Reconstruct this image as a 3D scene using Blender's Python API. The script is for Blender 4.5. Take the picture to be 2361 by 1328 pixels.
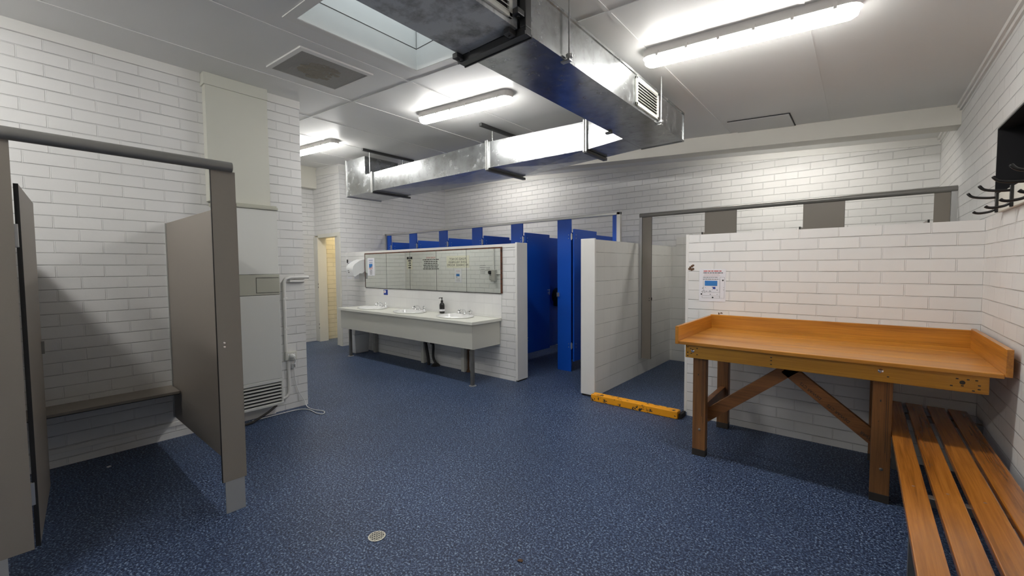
import bpy, bmesh, math, random
from mathutils import Vector, Matrix
random.seed(4)
for o in list(bpy.data.objects):
    bpy.data.objects.remove(o)
SC = bpy.context.scene
COL = SC.collection
PI = math.pi

# ------------------------------------------------------------------ camera
EYE = Vector((0, 0, 1.40))
YAW, PIT, ROL = 0.69304, -0.04901, -0.00714
cy, sy, cp, sp, cr, sr = math.cos(YAW), math.sin(YAW), math.cos(PIT), math.sin(PIT), math.cos(ROL), math.sin(ROL)
F = Vector((-sy * cp, cy * cp, sp)); U0 = Vector((sy * sp, -cy * sp, cp)); R0 = Vector((cy, sy, 0))
CX = R0 * cr + U0 * sr; CY = -R0 * sr + U0 * cr
cam = bpy.data.cameras.new('camera'); co = bpy.data.objects.new('camera', cam); COL.objects.link(co)
co.matrix_world = Matrix(((CX.x, CY.x, -F.x, EYE.x), (CX.y, CY.y, -F.y, EYE.y), (CX.z, CY.z, -F.z, EYE.z), (0, 0, 0, 1)))
cam.sensor_width = 36; cam.lens = 970.79 / 2361 * 36; cam.clip_start = 0.05
SC.camera = co

# ------------------------------------------------------------------ world, exposure
W = bpy.data.worlds.new('world'); SC.world = W; W.use_nodes = True
bg = W.node_tree.nodes['Background']
bg.inputs[0].default_value = (0.74, 0.86, 0.95, 1); bg.inputs[1].default_value = 2.9
SC.view_settings.view_transform = 'Standard'; SC.view_settings.look = 'None'
SC.view_settings.exposure = 0.0; SC.view_settings.gamma = 1; SC.view_settings.use_curve_mapping = False
SC.cycles.use_denoising = True
SC.cycles.max_bounces = 10; SC.cycles.diffuse_bounces = 6; SC.cycles.glossy_bounces = 5
LAMP = 52.0          # emission of the fluorescent diffusers

# ------------------------------------------------------------------ planes of the place (metres)
XL, XR, YB, YS, YP, XE, YE, XLL = -4.373, 0.605, 6.317, 3.953, 1.95, -7.172, 3.857, -8.143
YT, YC, YSH = 4.039, 4.787, 5.158
CZ0, CS = 2.767, -0.0674
CEIL_TILT = math.atan(-CS)
def cz(x): return CZ0 + CS * x

# ------------------------------------------------------------------ materials
def S(r, g, b):
    f = lambda c: (c / 255 / 12.92) if c / 255 <= .04045 else ((c / 255 + .055) / 1.055) ** 2.4
    return (f(r), f(g), f(b), 1)
def mat(name, col, rough=.5, metal=0, spec=.5, coat=0, noise=0, nscale=6, bump=0, bscale=40, emit=None, es=0, coat_rough=.1):
    m = bpy.data.materials.new(name); m.use_nodes = True
    nt = m.node_tree; b = nt.nodes['Principled BSDF']
    b.inputs['Base Color'].default_value = col; b.inputs['Roughness'].default_value = rough
    b.inputs['Metallic'].default_value = metal; b.inputs['Specular IOR Level'].default_value = spec
    b.inputs['Coat Weight'].default_value = coat; b.inputs['Coat Roughness'].default_value = coat_rough
    tc = nt.nodes.new('ShaderNodeTexCoord')
    if noise:
        n = nt.nodes.new('ShaderNodeTexNoise'); n.inputs['Scale'].default_value = nscale; n.inputs['Detail'].default_value = 5
        nt.links.new(tc.outputs['Object'], n.inputs['Vector'])
        mx = nt.nodes.new('ShaderNodeMix'); mx.data_type = 'RGBA'
        mx.inputs[6].default_value = col; mx.inputs[7].default_value = tuple(c * (1 - noise) for c in col[:3]) + (1,)
        nt.links.new(n.outputs[0], mx.inputs[0]); nt.links.new(mx.outputs[2], b.inputs['Base Color'])
    if bump:
        n2 = nt.nodes.new('ShaderNodeTexNoise'); n2.inputs['Scale'].default_value = bscale
        nt.links.new(tc.outputs['Object'], n2.inputs['Vector'])
        bp = nt.nodes.new('ShaderNodeBump'); bp.inputs['Strength'].default_value = bump; bp.inputs['Distance'].default_value = .01
        nt.links.new(n2.outputs[0], bp.inputs['Height']); nt.links.new(bp.outputs[0], b.inputs['Normal'])
    if emit:
        b.inputs['Emission Color'].default_value = emit; b.inputs['Emission Strength'].default_value = es
    return m

def masonry(name, col, bw, bh, mort, joint, depth, ox=0.0, oz=0.0, offset=.5, rough=.45, wob=.35, bed=.0016, bed_shade=.35):
    """painted masonry mapped on the wall plane by its normal (object coordinates = metres)"""
    m = bpy.data.materials.new(name); m.use_nodes = True; nt = m.node_tree; N = nt.nodes.new; L = nt.links.new
    b = nt.nodes['Principled BSDF']; b.inputs['Roughness'].default_value = rough
    tc = N('ShaderNodeTexCoord'); ge = N('ShaderNodeNewGeometry')
    sx = N('ShaderNodeSeparateXYZ'); L(tc.outputs['Object'], sx.inputs[0])
    sn = N('ShaderNodeSeparateXYZ'); L(ge.outputs['True Normal'], sn.inputs[0])
    ab = N('ShaderNodeMath'); ab.operation = 'ABSOLUTE'; L(sn.outputs[0], ab.inputs[0])
    gt = N('ShaderNodeMath'); gt.operation = 'GREATER_THAN'; gt.inputs[1].default_value = .5; L(ab.outputs[0], gt.inputs[0])
    mu = N('ShaderNodeMix'); L(gt.outputs[0], mu.inputs[0]); L(sx.outputs[0], mu.inputs[2]); L(sx.outputs[1], mu.inputs[3])
    # small waviness of hand-laid courses
    nz = N('ShaderNodeTexNoise'); nz.inputs['Scale'].default_value = 3.0; L(tc.outputs['Object'], nz.inputs['Vector'])
    wv = N('ShaderNodeMath'); wv.operation = 'MULTIPLY_ADD'; wv.inputs[1].default_value = .014 * wob; wv.inputs[2].default_value = -.007 * wob - oz + 10 * bh
    L(nz.outputs[0], wv.inputs[0])
    az = N('ShaderNodeMath'); az.operation = 'ADD'; L(sx.outputs[2], az.inputs[0]); L(wv.outputs[0], az.inputs[1])
    ax = N('ShaderNodeMath'); ax.operation = 'ADD'; ax.inputs[1].default_value = -ox + 40 * bw; L(mu.outputs[0], ax.inputs[0])
    cb = N('ShaderNodeCombineXYZ'); L(ax.outputs[0], cb.inputs[0]); L(az.outputs[0], cb.inputs[1])
    br = N('ShaderNodeTexBrick'); br.inputs['Scale'].default_value = 1; br.offset = offset
    br.inputs['Brick Width'].default_value = bw; br.inputs['Row Height'].default_value = bh
    br.inputs['Mortar Size'].default_value = mort; br.inputs['Mortar Smooth'].default_value = .35
    br.inputs['Bias'].default_value = 0
    c2 = tuple(min(1, c * .955) for c in col[:3]) + (1,)
    br.inputs['Color1'].default_value = col; br.inputs['Color2'].default_value = c2
    br.inputs['Mortar'].default_value = tuple(c * joint for c in col[:3]) + (1,)
    L(cb.outputs[0], br.inputs['Vector'])
    b2 = N('ShaderNodeTexBrick'); b2.inputs['Scale'].default_value = 1; b2.offset = 0  # shade under each course, painted as a dark line along the bed joints
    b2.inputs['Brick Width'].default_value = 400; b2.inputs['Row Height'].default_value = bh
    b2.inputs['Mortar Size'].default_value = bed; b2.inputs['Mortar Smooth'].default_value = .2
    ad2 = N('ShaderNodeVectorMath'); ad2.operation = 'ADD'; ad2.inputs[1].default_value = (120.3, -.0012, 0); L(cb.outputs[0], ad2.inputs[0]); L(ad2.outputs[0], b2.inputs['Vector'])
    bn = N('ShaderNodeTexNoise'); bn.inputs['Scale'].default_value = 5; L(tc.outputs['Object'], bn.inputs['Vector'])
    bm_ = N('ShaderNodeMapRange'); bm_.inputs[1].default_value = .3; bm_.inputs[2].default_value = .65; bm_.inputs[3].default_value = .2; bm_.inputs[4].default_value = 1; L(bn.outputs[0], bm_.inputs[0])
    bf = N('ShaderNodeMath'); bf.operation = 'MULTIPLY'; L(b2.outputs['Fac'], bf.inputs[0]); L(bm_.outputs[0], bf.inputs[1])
    bd_ = N('ShaderNodeMix'); bd_.data_type = 'RGBA'; L(bf.outputs[0], bd_.inputs[0]); L(br.outputs[0], bd_.inputs[6]); bd_.inputs[7].default_value = tuple(c * bed_shade for c in col[:3]) + (1,)
    # wear: broad faint grime
    n3 = N('ShaderNodeTexNoise'); n3.inputs['Scale'].default_value = 1.7; n3.inputs['Detail'].default_value = 6; L(tc.outputs['Object'], n3.inputs['Vector'])
    mr = N('ShaderNodeMapRange'); mr.inputs[1].default_value = .35; mr.inputs[2].default_value = .75; mr.inputs[3].default_value = 1.0; mr.inputs[4].default_value = .93
    L(n3.outputs[0], mr.inputs[0])
    mm = N('ShaderNodeMix'); mm.data_type = 'RGBA'; mm.blend_type = 'MULTIPLY'; mm.inputs[0].default_value = 1
    L(bd_.outputs[2], mm.inputs[6]); L(mr.outputs[0], mm.inputs[7]); L(mm.outputs[2], b.inputs['Base Color'])
    # relief
    n4 = N('ShaderNodeTexNoise'); n4.inputs['Scale'].default_value = 22; n4.inputs['Detail'].default_value = 4; L(tc.outputs['Object'], n4.inputs['Vector'])
    h1 = N('ShaderNodeMath'); h1.operation = 'MULTIPLY_ADD'; h1.inputs[1].default_value = -1; h1.inputs[2].default_value = 1; L(br.outputs['Fac'], h1.inputs[0])
    h2 = N('ShaderNodeMath'); h2.operation = 'MULTIPLY_ADD'; h2.inputs[1].default_value = .12; L(n4.outputs[0], h2.inputs[0]); L(h1.outputs[0], h2.inputs[2])
    bp = N('ShaderNodeBump'); bp.inputs['Strength'].default_value = 1; bp.inputs['Distance'].default_value = depth
    L(h2.outputs[0], bp.inputs['Height']); L(bp.outputs[0], b.inputs['Normal'])
    return m

def wood(name, c1, c2, axis='X', scale=1, rough=.35, coat=.4):
    m = bpy.data.materials.new(name); m.use_nodes = True; nt = m.node_tree; N = nt.nodes.new; L = nt.links.new
    b = nt.nodes['Principled BSDF']; b.inputs['Roughness'].default_value = rough; b.inputs['Coat Weight'].default_value = coat
    b.inputs['Coat Roughness'].default_value = .16
    tc = N('ShaderNodeTexCoord'); mp = N('ShaderNodeMapping'); L(tc.outputs['Object'], mp.inputs[0])
    sc = [52 * scale] * 3; sc['XYZ'.index(axis)] = 1.6 * scale; mp.inputs['Scale'].default_value = sc
    n = N('ShaderNodeTexNoise'); n.inputs['Scale'].default_value = 1.6; n.inputs['Detail'].default_value = 7; n.inputs['Roughness'].default_value = .62; n.inputs['Distortion'].default_value = .6
    L(mp.outputs[0], n.inputs['Vector'])
    mp2 = N('ShaderNodeMapping'); L(tc.outputs['Object'], mp2.inputs[0]); sc2 = [8] * 3; sc2['XYZ'.index(axis)] = .8; mp2.inputs['Scale'].default_value = sc2
    n2 = N('ShaderNodeTexNoise'); n2.inputs['Scale'].default_value = 1; n2.inputs['Detail'].default_value = 2; L(mp2.outputs[0], n2.inputs['Vector'])
    ad = N('ShaderNodeMath'); ad.operation = 'MULTIPLY_ADD'; ad.inputs[1].default_value = .6; L(n2.outputs[0], ad.inputs[0])
    ml = N('ShaderNodeMath'); ml.operation = 'MULTIPLY'; ml.inputs[1].default_value = .55; L(n.outputs[0], ml.inputs[0]); L(ml.outputs[0], ad.inputs[2])
    cr_ = N('ShaderNodeValToRGB'); e = cr_.color_ramp.elements; e[0].position = .4; e[0].color = c2; e[1].position = .7; e[1].color = c1
    L(ad.outputs[0], cr_.inputs[0]); L(cr_.outputs[0], b.inputs['Base Color'])
    bp = N('ShaderNodeBump'); bp.inputs['Strength'].default_value = .12; bp.inputs['Distance'].default_value = .002; L(n.outputs[0], bp.inputs['Height']); L(bp.outputs[0], b.inputs['Normal'])
    return m

def floor_mat():
    m = bpy.data.materials.new('speckled_blue_vinyl'); m.use_nodes = True; nt = m.node_tree; N = nt.nodes.new; L = nt.links.new
    b = nt.nodes['Principled BSDF']; b.inputs['Roughness'].default_value = .5; b.inputs['Specular IOR Level'].default_value = .35
    tc = N('ShaderNodeTexCoord')
    n = N('ShaderNodeTexNoise'); n.inputs['Scale'].default_value = 100; n.inputs['Detail'].default_value = 3; n.inputs['Roughness'].default_value = .6; n.inputs['Distortion'].default_value = .5
    L(tc.outputs['Object'], n.inputs['Vector'])
    cr_ = N('ShaderNodeValToRGB'); el = cr_.color_ramp.elements
    el[0].position = .34; el[0].color = S(20, 30, 54); el[1].position = .72; el[1].color = S(168, 188, 210)
    e = el.new(.47); e.color = S(43, 57, 88)
    e = el.new(.56); e.color = S(72, 92, 125)
    L(n.outputs[0], cr_.inputs[0])
    n2 = N('ShaderNodeTexNoise'); n2.inputs['Scale'].default_value = 1.1; n2.inputs['Detail'].default_value = 5; L(tc.outputs['Object'], n2.inputs['Vector'])
    mr = N('ShaderNodeMapRange'); mr.inputs[1].default_value = .3; mr.inputs[2].default_value = .7; mr.inputs[3].default_value = .78; mr.inputs[4].default_value = 1.06; L(n2.outputs[0], mr.inputs[0])
    mm = N('ShaderNodeMix'); mm.data_type = 'RGBA'; mm.blend_type = 'MULTIPLY'; mm.inputs[0].default_value = 1
    L(cr_.outputs[0], mm.inputs[6]); L(mr.outputs[0], mm.inputs[7]); L(mm.outputs[2], b.inputs['Base Color'])
    bp = N('ShaderNodeBump'); bp.inputs['Strength'].default_value = .5; bp.inputs['Distance'].default_value = .003; L(n.outputs[0], bp.inputs['Height']); L(bp.outputs[0], b.inputs['Normal'])
    return m

def galv(name, dirty=0.0, rough=.2, metal=.8, lum=1.0):
    m = bpy.data.materials.new(name); m.use_nodes = True; nt = m.node_tree; N = nt.nodes.new; L = nt.links.new
    b = nt.nodes['Principled BSDF']; b.inputs['Metallic'].default_value = metal
    tc = N('ShaderNodeTexCoord')
    v = N('ShaderNodeTexVoronoi'); v.inputs['Scale'].default_value = 28; L(tc.outputs['Object'], v.inputs['Vector'])
    n = N('ShaderNodeTexNoise'); n.inputs['Scale'].default_value = 7; n.inputs['Detail'].default_value = 7; n.inputs['Roughness'].default_value = .65; L(tc.outputs['Object'], n.inputs['Vector'])
    cr_ = N('ShaderNodeValToRGB'); el = cr_.color_ramp.elements
    el[0].position = .34; el[0].color = tuple(c * (1 - dirty) * lum for c in (.43, .44, .43)) + (1,); el[1].position = .54; el[1].color = (.46 * lum, .475 * lum, .48 * lum, 1)
    L(n.outputs[0], cr_.inputs[0]); L(cr_.outputs[0], b.inputs['Base Color'])
    mr = N('ShaderNodeMapRange'); mr.inputs[3].default_value = rough; mr.inputs[4].default_value = rough + .10; L(n.outputs[0], mr.inputs[0]); L(mr.outputs[0], b.inputs['Roughness'])
    n5 = N('ShaderNodeTexNoise'); n5.inputs['Scale'].default_value = 11; n5.inputs['Detail'].default_value = 8; n5.inputs['Roughness'].default_value = .7; L(tc.outputs['Object'], n5.inputs['Vector'])
    m5 = N('ShaderNodeMapRange'); m5.inputs[1].default_value = .5; m5.inputs[2].default_value = .66; m5.inputs[3].default_value = metal; m5.inputs[4].default_value = metal - .35; L(n5.outputs[0], m5.inputs[0]); L(m5.outputs[0], b.inputs['Metallic'])
    n2 = N('ShaderNodeTexNoise'); n2.inputs['Scale'].default_value = 2.2; n2.inputs['Detail'].default_value = 2; L(tc.outputs['Object'], n2.inputs['Vector'])
    bp = N('ShaderNodeBump'); bp.inputs['Strength'].default_value = .10; bp.inputs['Distance'].default_value = .02; L(n2.outputs[0], bp.inputs['Height']); L(bp.outputs[0], b.inputs['Normal'])
    return m

def chipped(name, paint, under, scale=9, thr=.62):
    m = mat(name, paint, .4); nt = m.node_tree; N = nt.nodes.new; L = nt.links.new; b = nt.nodes['Principled BSDF']
    tc = N('ShaderNodeTexCoord'); n = N('ShaderNodeTexNoise'); n.inputs['Scale'].default_value = scale; n.inputs['Detail'].default_value = 6; n.inputs['Roughness'].default_value = .7; L(tc.outputs['Object'], n.inputs['Vector'])
    cr_ = N('ShaderNodeValToRGB'); el = cr_.color_ramp.elements; el[0].position = thr; el[0].color = paint; el[1].position = thr + .02; el[1].color = under
    L(n.outputs[0], cr_.inputs[0]); L(cr_.outputs[0], b.inputs['Base Color'])
    return m

WHITE = (.80, .795, .78, 1)
M = dict(
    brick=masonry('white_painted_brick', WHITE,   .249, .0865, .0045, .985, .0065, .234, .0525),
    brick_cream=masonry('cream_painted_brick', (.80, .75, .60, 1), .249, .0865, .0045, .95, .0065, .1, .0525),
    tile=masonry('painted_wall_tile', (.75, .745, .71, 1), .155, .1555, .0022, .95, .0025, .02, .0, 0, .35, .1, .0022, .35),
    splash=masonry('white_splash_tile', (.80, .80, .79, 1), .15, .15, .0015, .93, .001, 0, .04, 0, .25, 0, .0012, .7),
    ceiling=mat('glossy_ceiling_paint', (.80, .795, .775, 1), .42, spec=.25, noise=.05, nscale=2, bump=.03, bscale=3),
    trim=mat('white_trim_paint', (.78, .77, .74, 1), .45, noise=.06, nscale=9),
    beam=mat('beam_paint', (.72, .69, .62, 1), .5, noise=.08, nscale=5),
    cream=mat('cream_frame_paint', (.78, .76, .68, 1), .4, noise=.05),
    floor=floor_mat(),
    grey=mat('grey_laminate', S(142, 134, 124), .42, noise=.06, nscale=120),
    core=mat('black_laminate_core', (.012, .011, .01, 1), .5),
    blue=mat('blue_laminate', S(10, 82, 190), .33, noise=.04, nscale=60),
    alu=mat('satin_aluminium', (.55, .55, .54, 1), .38, metal=.85, noise=.05),
    alu_paint=mat('grey_rail_paint', S(136, 134, 130), .36, metal=.35),
    white_metal=mat('white_channel', (.72, .72, .71, 1), .4),
    chrome=mat('chrome', (.85, .85, .86, 1), .09, metal=1),
    steel=mat('worn_steel_tube', (.30, .29, .27, 1), .45, metal=.8, noise=.4, nscale=14),
    galv=galv('galvanised_sheet', .2, .19, .93), galv_dirty=galv('dusty_galvanised_sheet', .6, .4, .36, 1.45),
    dark_steel=mat('dark_flange_steel', (.10, .10, .10, 1), .4, metal=.8),
    lens=mat('lamp_diffuser', (.9, .9, .9, 1), .4, emit=(1, .985, .95, 1), es=LAMP),
    lens_dim=mat('dim_lamp_diffuser', (.9, .9, .9, 1), .4, emit=(1, .975, .92, 1), es=LAMP * .56),  # same battens with a weaker glow, to hold down the back wall brightness
    lamp_body=mat('lamp_housing', (.70, .67, .64, 1), .5),
    plastic=mat('white_plastic', (.78, .79, .79, 1), .28),
    cream_plastic=mat('cream_plastic', (.66, .66, .60, 1), .4),
    black_plastic=mat('black_plastic', (.012, .012, .013, 1), .25),
    vanity=mat('vanity_laminate', S(203, 202, 192), .38), worktop=mat('worktop_laminate', S(226, 226, 216), .32),
    ceramic=mat('white_ceramic', (.85, .85, .84, 1), .08, coat=.5),
    heater=mat('heater_enamel', S(214, 215, 210), .35), heater_beige=mat('heater_beige_band', S(178, 178, 164), .4),
    flue=mat('flue_cover_paint', S(205, 205, 194), .5, noise=.03),
    paper=mat('white_paper', (.78, .78, .82, 1), .55), paper_cream=mat('cream_sign_board', (.78, .76, .64, 1), .5), paper_white=mat('white_sign_board', (.76, .77, .74, 1), .5),
    ink=mat('black_ink', (.015, .015, .015, 1), .6), ink_grey=mat('grey_ink', (.16, .16, .17, 1), .6), red_ink=mat('red_ink', (.5, .04, .03, 1), .6), blue_ink=mat('blue_ink', S(50, 120, 190), .5), navy_ink=mat('navy_ink', S(30, 60, 150), .5), pink_ink=mat('faded_red_ink', (.62, .36, .36, 1), .6),
    rust=mat('brown_bare_brick', (.13, .065, .03, 1), .8, noise=.4, nscale=60),
    mirror_frame=chipped('rusty_mirror_frame', (.11, .035, .015, 1), (.03, .012, .008, 1), 25, .55),
    yellow=chipped('worn_yellow_paint', S(246, 166, 20), (.03, .028, .025, 1), 16, .575),
    kerb_gap=mat('dark_gap', (.02, .02, .02, 1), .9),
    top_wood=wood('varnished_table_timber', S(205, 140, 48), S(152, 94, 28), 'X', 1.2, .32, .3),
    lip_wood=wood('varnished_side_timber', S(203, 136, 46), S(150, 90, 28), 'Y', 1.2, .32, .3),
    apron_wood=wood('yellow_apron_timber', S(204, 148, 44), S(166, 110, 22), 'X', 1, .4, .3),
    leg_wood=wood('brown_leg_timber', S(146, 98, 50), S(96, 60, 28), 'Z', 1, .5, .15),
    brace_wood=wood('brown_brace_timber', S(152, 98, 48), S(104, 64, 28), 'X', 1, .5, .15),
    bench_wood=wood('varnished_bench_timber', S(196, 124, 46), S(130, 76, 25), 'Y', 1, .26, .45),
    grime=mat('dark_leg_grime', (.035, .028, .022, 1), .6),
    mesh_grey=mat('grey_mesh', S(168, 167, 162), .6), dust=mat('grey_dust', S(160, 154, 140), .9, noise=.3, nscale=40),
    dark=mat('dark_interior', (.012, .012, .014, 1), .7), niche=mat('black_niche', (.02, .02, .022, 1), .35),
    drain=mat('cream_drain_grate', (.72, .69, .58, 1), .4), cable=mat('white_cable', (.78, .78, .77, 1), .4), hook=mat('black_hook_iron', (.015, .014, .013, 1), .3),
    pipe_black=mat('black_pipe', (.02, .018, .016, 1), .5), pipe_grey=mat('grey_waste_pipe', (.42, .41, .38, 1), .5, noise=.3, nscale=20),
    light_grey=mat('light_grey_foot', S(176, 176, 174), .45, metal=.3),
)
mir = bpy.data.materials.new('mirror_glass'); mir.use_nodes = True
b_ = mir.node_tree.nodes['Principled BSDF']; b_.inputs['Base Color'].default_value = (.90, .935, .885, 1); b_.inputs['Metallic'].default_value = 1; b_.inputs['Roughness'].default_value = .015
M['mirror'] = mir

# ------------------------------------------------------------------ builders
BASE = {}
def tag(o, label=None, cat=None, group=None, kind=None):
    if label: o['label'] = label
    if cat: o['category'] = cat
    if group: o['group'] = group
    if kind: o['kind'] = kind
    return o
def thing(name, label, cat, loc=(0, 0, 0), rot=None, group=None, local=False):
    o = bpy.data.objects.new(name, None); COL.objects.link(o); o.location = loc; o.empty_display_size = .05
    if rot: o.rotation_euler = rot
    BASE[o] = Vector((0, 0, 0)) if local else Vector(loc)
    return tag(o, label, cat, group)
def dup(root, loc, label=None, rot=None):
    r = root.copy(); COL.objects.link(r); r.location = loc
    if rot: r.rotation_euler = rot
    if label: r['label'] = label
    for ch in list(root.children):
        c = ch.copy(); COL.objects.link(c); c.parent = r
        for g in ch.children:
            d = g.copy(); COL.objects.link(d); d.parent = c
    return r
class MB:
    def __init__(s): s.bm = bmesh.new()
    def hexa(s, vs, bevel=0, seg=2):
        v = [s.bm.verts.new(p) for p in vs]
        fs = [s.bm.faces.new([v[i] for i in q]) for q in ((0, 3, 2, 1), (4, 5, 6, 7), (0, 1, 5, 4), (1, 2, 6, 5), (2, 3, 7, 6), (3, 0, 4, 7))]
        if bevel:
            es = list({e for f in fs for e in f.edges})
            bmesh.ops.bevel(s.bm, geom=es, offset=bevel, segments=seg, profile=.5, affect='EDGES')
        return s
    def box(s, x0, x1, y0, y1, z0, z1, bevel=0, seg=2, sx=0.0):
        """axis box; sx shears z with x (for things that follow the sloping ceiling)"""
        h = lambda x, z: z + sx * (x - x0)
        return s.hexa([(x0, y0, h(x0, z0)), (x1, y0, h(x1, z0)), (x1, y1, h(x1, z0)), (x0, y1, h(x0, z0)), (x0, y0, h(x0, z1)), (x1, y0, h(x1, z1)), (x1, y1, h(x1, z1)), (x0, y1, h(x0, z1))], bevel, seg)
    def obox(s, c, ax, ay, az, bevel=0):
        c, ax, ay, az = map(Vector, (c, ax, ay, az))
        return s.hexa([c - ax - ay - az, c + ax - ay - az, c + ax + ay - az, c - ax + ay - az, c - ax - ay + az, c + ax - ay + az, c + ax + ay + az, c - ax + ay + az], bevel)
    def tube(s, pts, r, n=10, cap=True):
        pts = [Vector(p) for p in pts]; rings = []
        rr = r if isinstance(r, (list, tuple)) else [r] * len(pts)
        up = None
        for i, p in enumerate(pts):
            t = (pts[min(i + 1, len(pts) - 1)] - pts[max(i - 1, 0)]).normalized()
            if up is None:
                up = Vector((0, 0, 1)) if abs(t.z) < .9 else Vector((1, 0, 0))
            a = t.cross(up).normalized(); b = a.cross(t).normalized(); up = b
            rings.append([s.bm.verts.new(p + (a * math.cos(2 * PI * k / n) + b * math.sin(2 * PI * k / n)) * rr[i]) for k in range(n)])
        for A, B in zip(rings, rings[1:]):
            for k in range(n):
                s.bm.faces.new((A[k], A[(k + 1) % n], B[(k + 1) % n], B[k]))
        if cap:
            s.bm.faces.new(rings[0][::-1]); s.bm.faces.new(rings[-1])
        return s
    def lathe(s, c, prof, n=24, axis='Z', sc=(1, 1)):
        c = Vector(c); rings = []
        for r, h in prof:
            ring = []
            for k in range(n):
                a = 2 * PI * k / n; u, v = r * math.cos(a) * sc[0], r * math.sin(a) * sc[1]
                p = {'Z': (u, v, h), 'X': (h, u, v), 'Y': (u, h, v)}[axis]
                ring.append(s.bm.verts.new(c + Vector(p)))
            rings.append(ring)
        for A, B in zip(rings, rings[1:]):
            for k in range(n):
                s.bm.faces.new((A[k], A[(k + 1) % n], B[(k + 1) % n], B[k]))
        s.bm.faces.new(rings[0][::-1]); s.bm.faces.new(rings[-1])
        return s
    def poly(s, pts, vec):
        v = Vector(vec); a = [s.bm.verts.new(p) for p in pts]; b = [s.bm.verts.new(Vector(p) + v) for p in pts]; n = len(pts)
        s.bm.faces.new(a); s.bm.faces.new(b[::-1])
        for i in range(n):
            s.bm.faces.new((a[i], b[i], b[(i + 1) % n], a[(i + 1) % n]))
        return s
    def build(s, name, m, parent=None, smooth=False, mats=None):
        bmesh.ops.recalc_face_normals(s.bm, faces=s.bm.faces)
        base = BASE.get(parent, Vector((0, 0, 0))) if parent else Vector((0, 0, 0))
        if base.length: bmesh.ops.translate(s.bm, verts=s.bm.verts, vec=-base)
        me = bpy.data.meshes.new(name); s.bm.to_mesh(me); s.bm.free()
        me.materials.append(M[m])
        if smooth:
            for p in me.polygons: p.use_smooth = True
            me.set_sharp_from_angle(angle=math.radians(38))
        o = bpy.data.objects.new(name, me); COL.objects.link(o)
        if parent: o.parent = parent; BASE[o] = base
        else: BASE[o] = Vector((0, 0, 0))
        return o
def B(*a, **k): return MB().box(*a, **k)
def struct(o): o['kind'] = 'structure'; return o
def text(body, size, m, parent, origin, right, up, name='lettering', align='CENTER', ext=.0006, sx=1.0):
    """words as mesh letters on the plane spanned by right / up"""
    c = bpy.data.curves.new('t', 'FONT'); c.body = body; c.size = size; c.align_x = align; c.align_y = 'CENTER'; c.extrude = ext; c.resolution_u = 3; c.space_line = .95
    t = bpy.data.objects.new('t', c); COL.objects.link(t)
    bpy.context.view_layer.update()
    me = bpy.data.meshes.new_from_object(t.evaluated_get(bpy.context.evaluated_depsgraph_get()))
    bpy.data.objects.remove(t); bpy.data.curves.remove(c)
    r, u = Vector(right).normalized(), Vector(up).normalized(); n = r.cross(u)
    mt = Matrix(((r.x * sx, u.x, n.x, origin[0]), (r.y * sx, u.y, n.y, origin[1]), (r.z * sx, u.z, n.z, origin[2]), (0, 0, 0, 1)))
    me.transform(Matrix.Translation(-BASE[parent]) @ mt); me.materials.clear(); me.materials.append(M[m])
    o = bpy.data.objects.new(name, me); COL.objects.link(o); o.parent = parent; BASE[o] = BASE[parent]
    return o
def smalltext(parent, m, origin, right, up, width, lines, pitch, h, fill=(.55, .95), name='small_print', t=.0005, align='c'):
    """rows of word-length marks: print too small to read in the photo"""
    r, u = Vector(right).normalized(), Vector(up).normalized(); n = r.cross(u); b = MB(); o = Vector(origin)
    for i in range(lines):
        w = width * random.uniform(*fill); x = -w / 2 if align == 'c' else -width / 2; end = x + w
        while x < end - .2 * h:
            l = min(random.uniform(1.2, 4.2) * h, end - x)
            b.obox(o + r * (x + l / 2) - u * pitch * i + n * t, r * l / 2, u * h * .36, n * t); x += l + h * .55
    return b.build(name, m, parent)

# ================================================================== SETTING
struct(B(-8.4, 1.0, -2.8, 6.6, -.06, 0).build('floor', 'floor'))
# ceiling with the skylight hole, following the slope of the roof; cover strips are part of its surface
SKX0, SKX1, SKY0, SKY1 = -2.728, -2.228, 1.22, 2.135
ce = MB()
def slab(x0, x1, y0, y1, d0=0, d1=.05): ce.box(x0, x1, y0, y1, cz(x0) + d0, cz(x0) + d1, sx=CS)
slab(-8.4, SKX0, -2.8, 6.6); slab(SKX1, 1.0, -2.8, 6.6); slab(SKX0, SKX1, -2.8, SKY0); slab(SKX0, SKX1, SKY1, 6.6)
for x in (-.28, -1.145, -2.06, -2.97, -3.87, -4.76, -5.66, -6.55, -7.45):
    if x > -2.9 and x < -2.1:
        continue
    slab(x - .012, x + .012, -2.8, 5.12, -.004, .01)
slab(-2.072, -2.048, 2.3, 5.12, -.004, .01)
for y in (-.15, 2.25):
    slab(-8.14, .6, y - .012, y + .012, -.005, .01)
struct(ce.build('ceiling', 'ceiling'))
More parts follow.
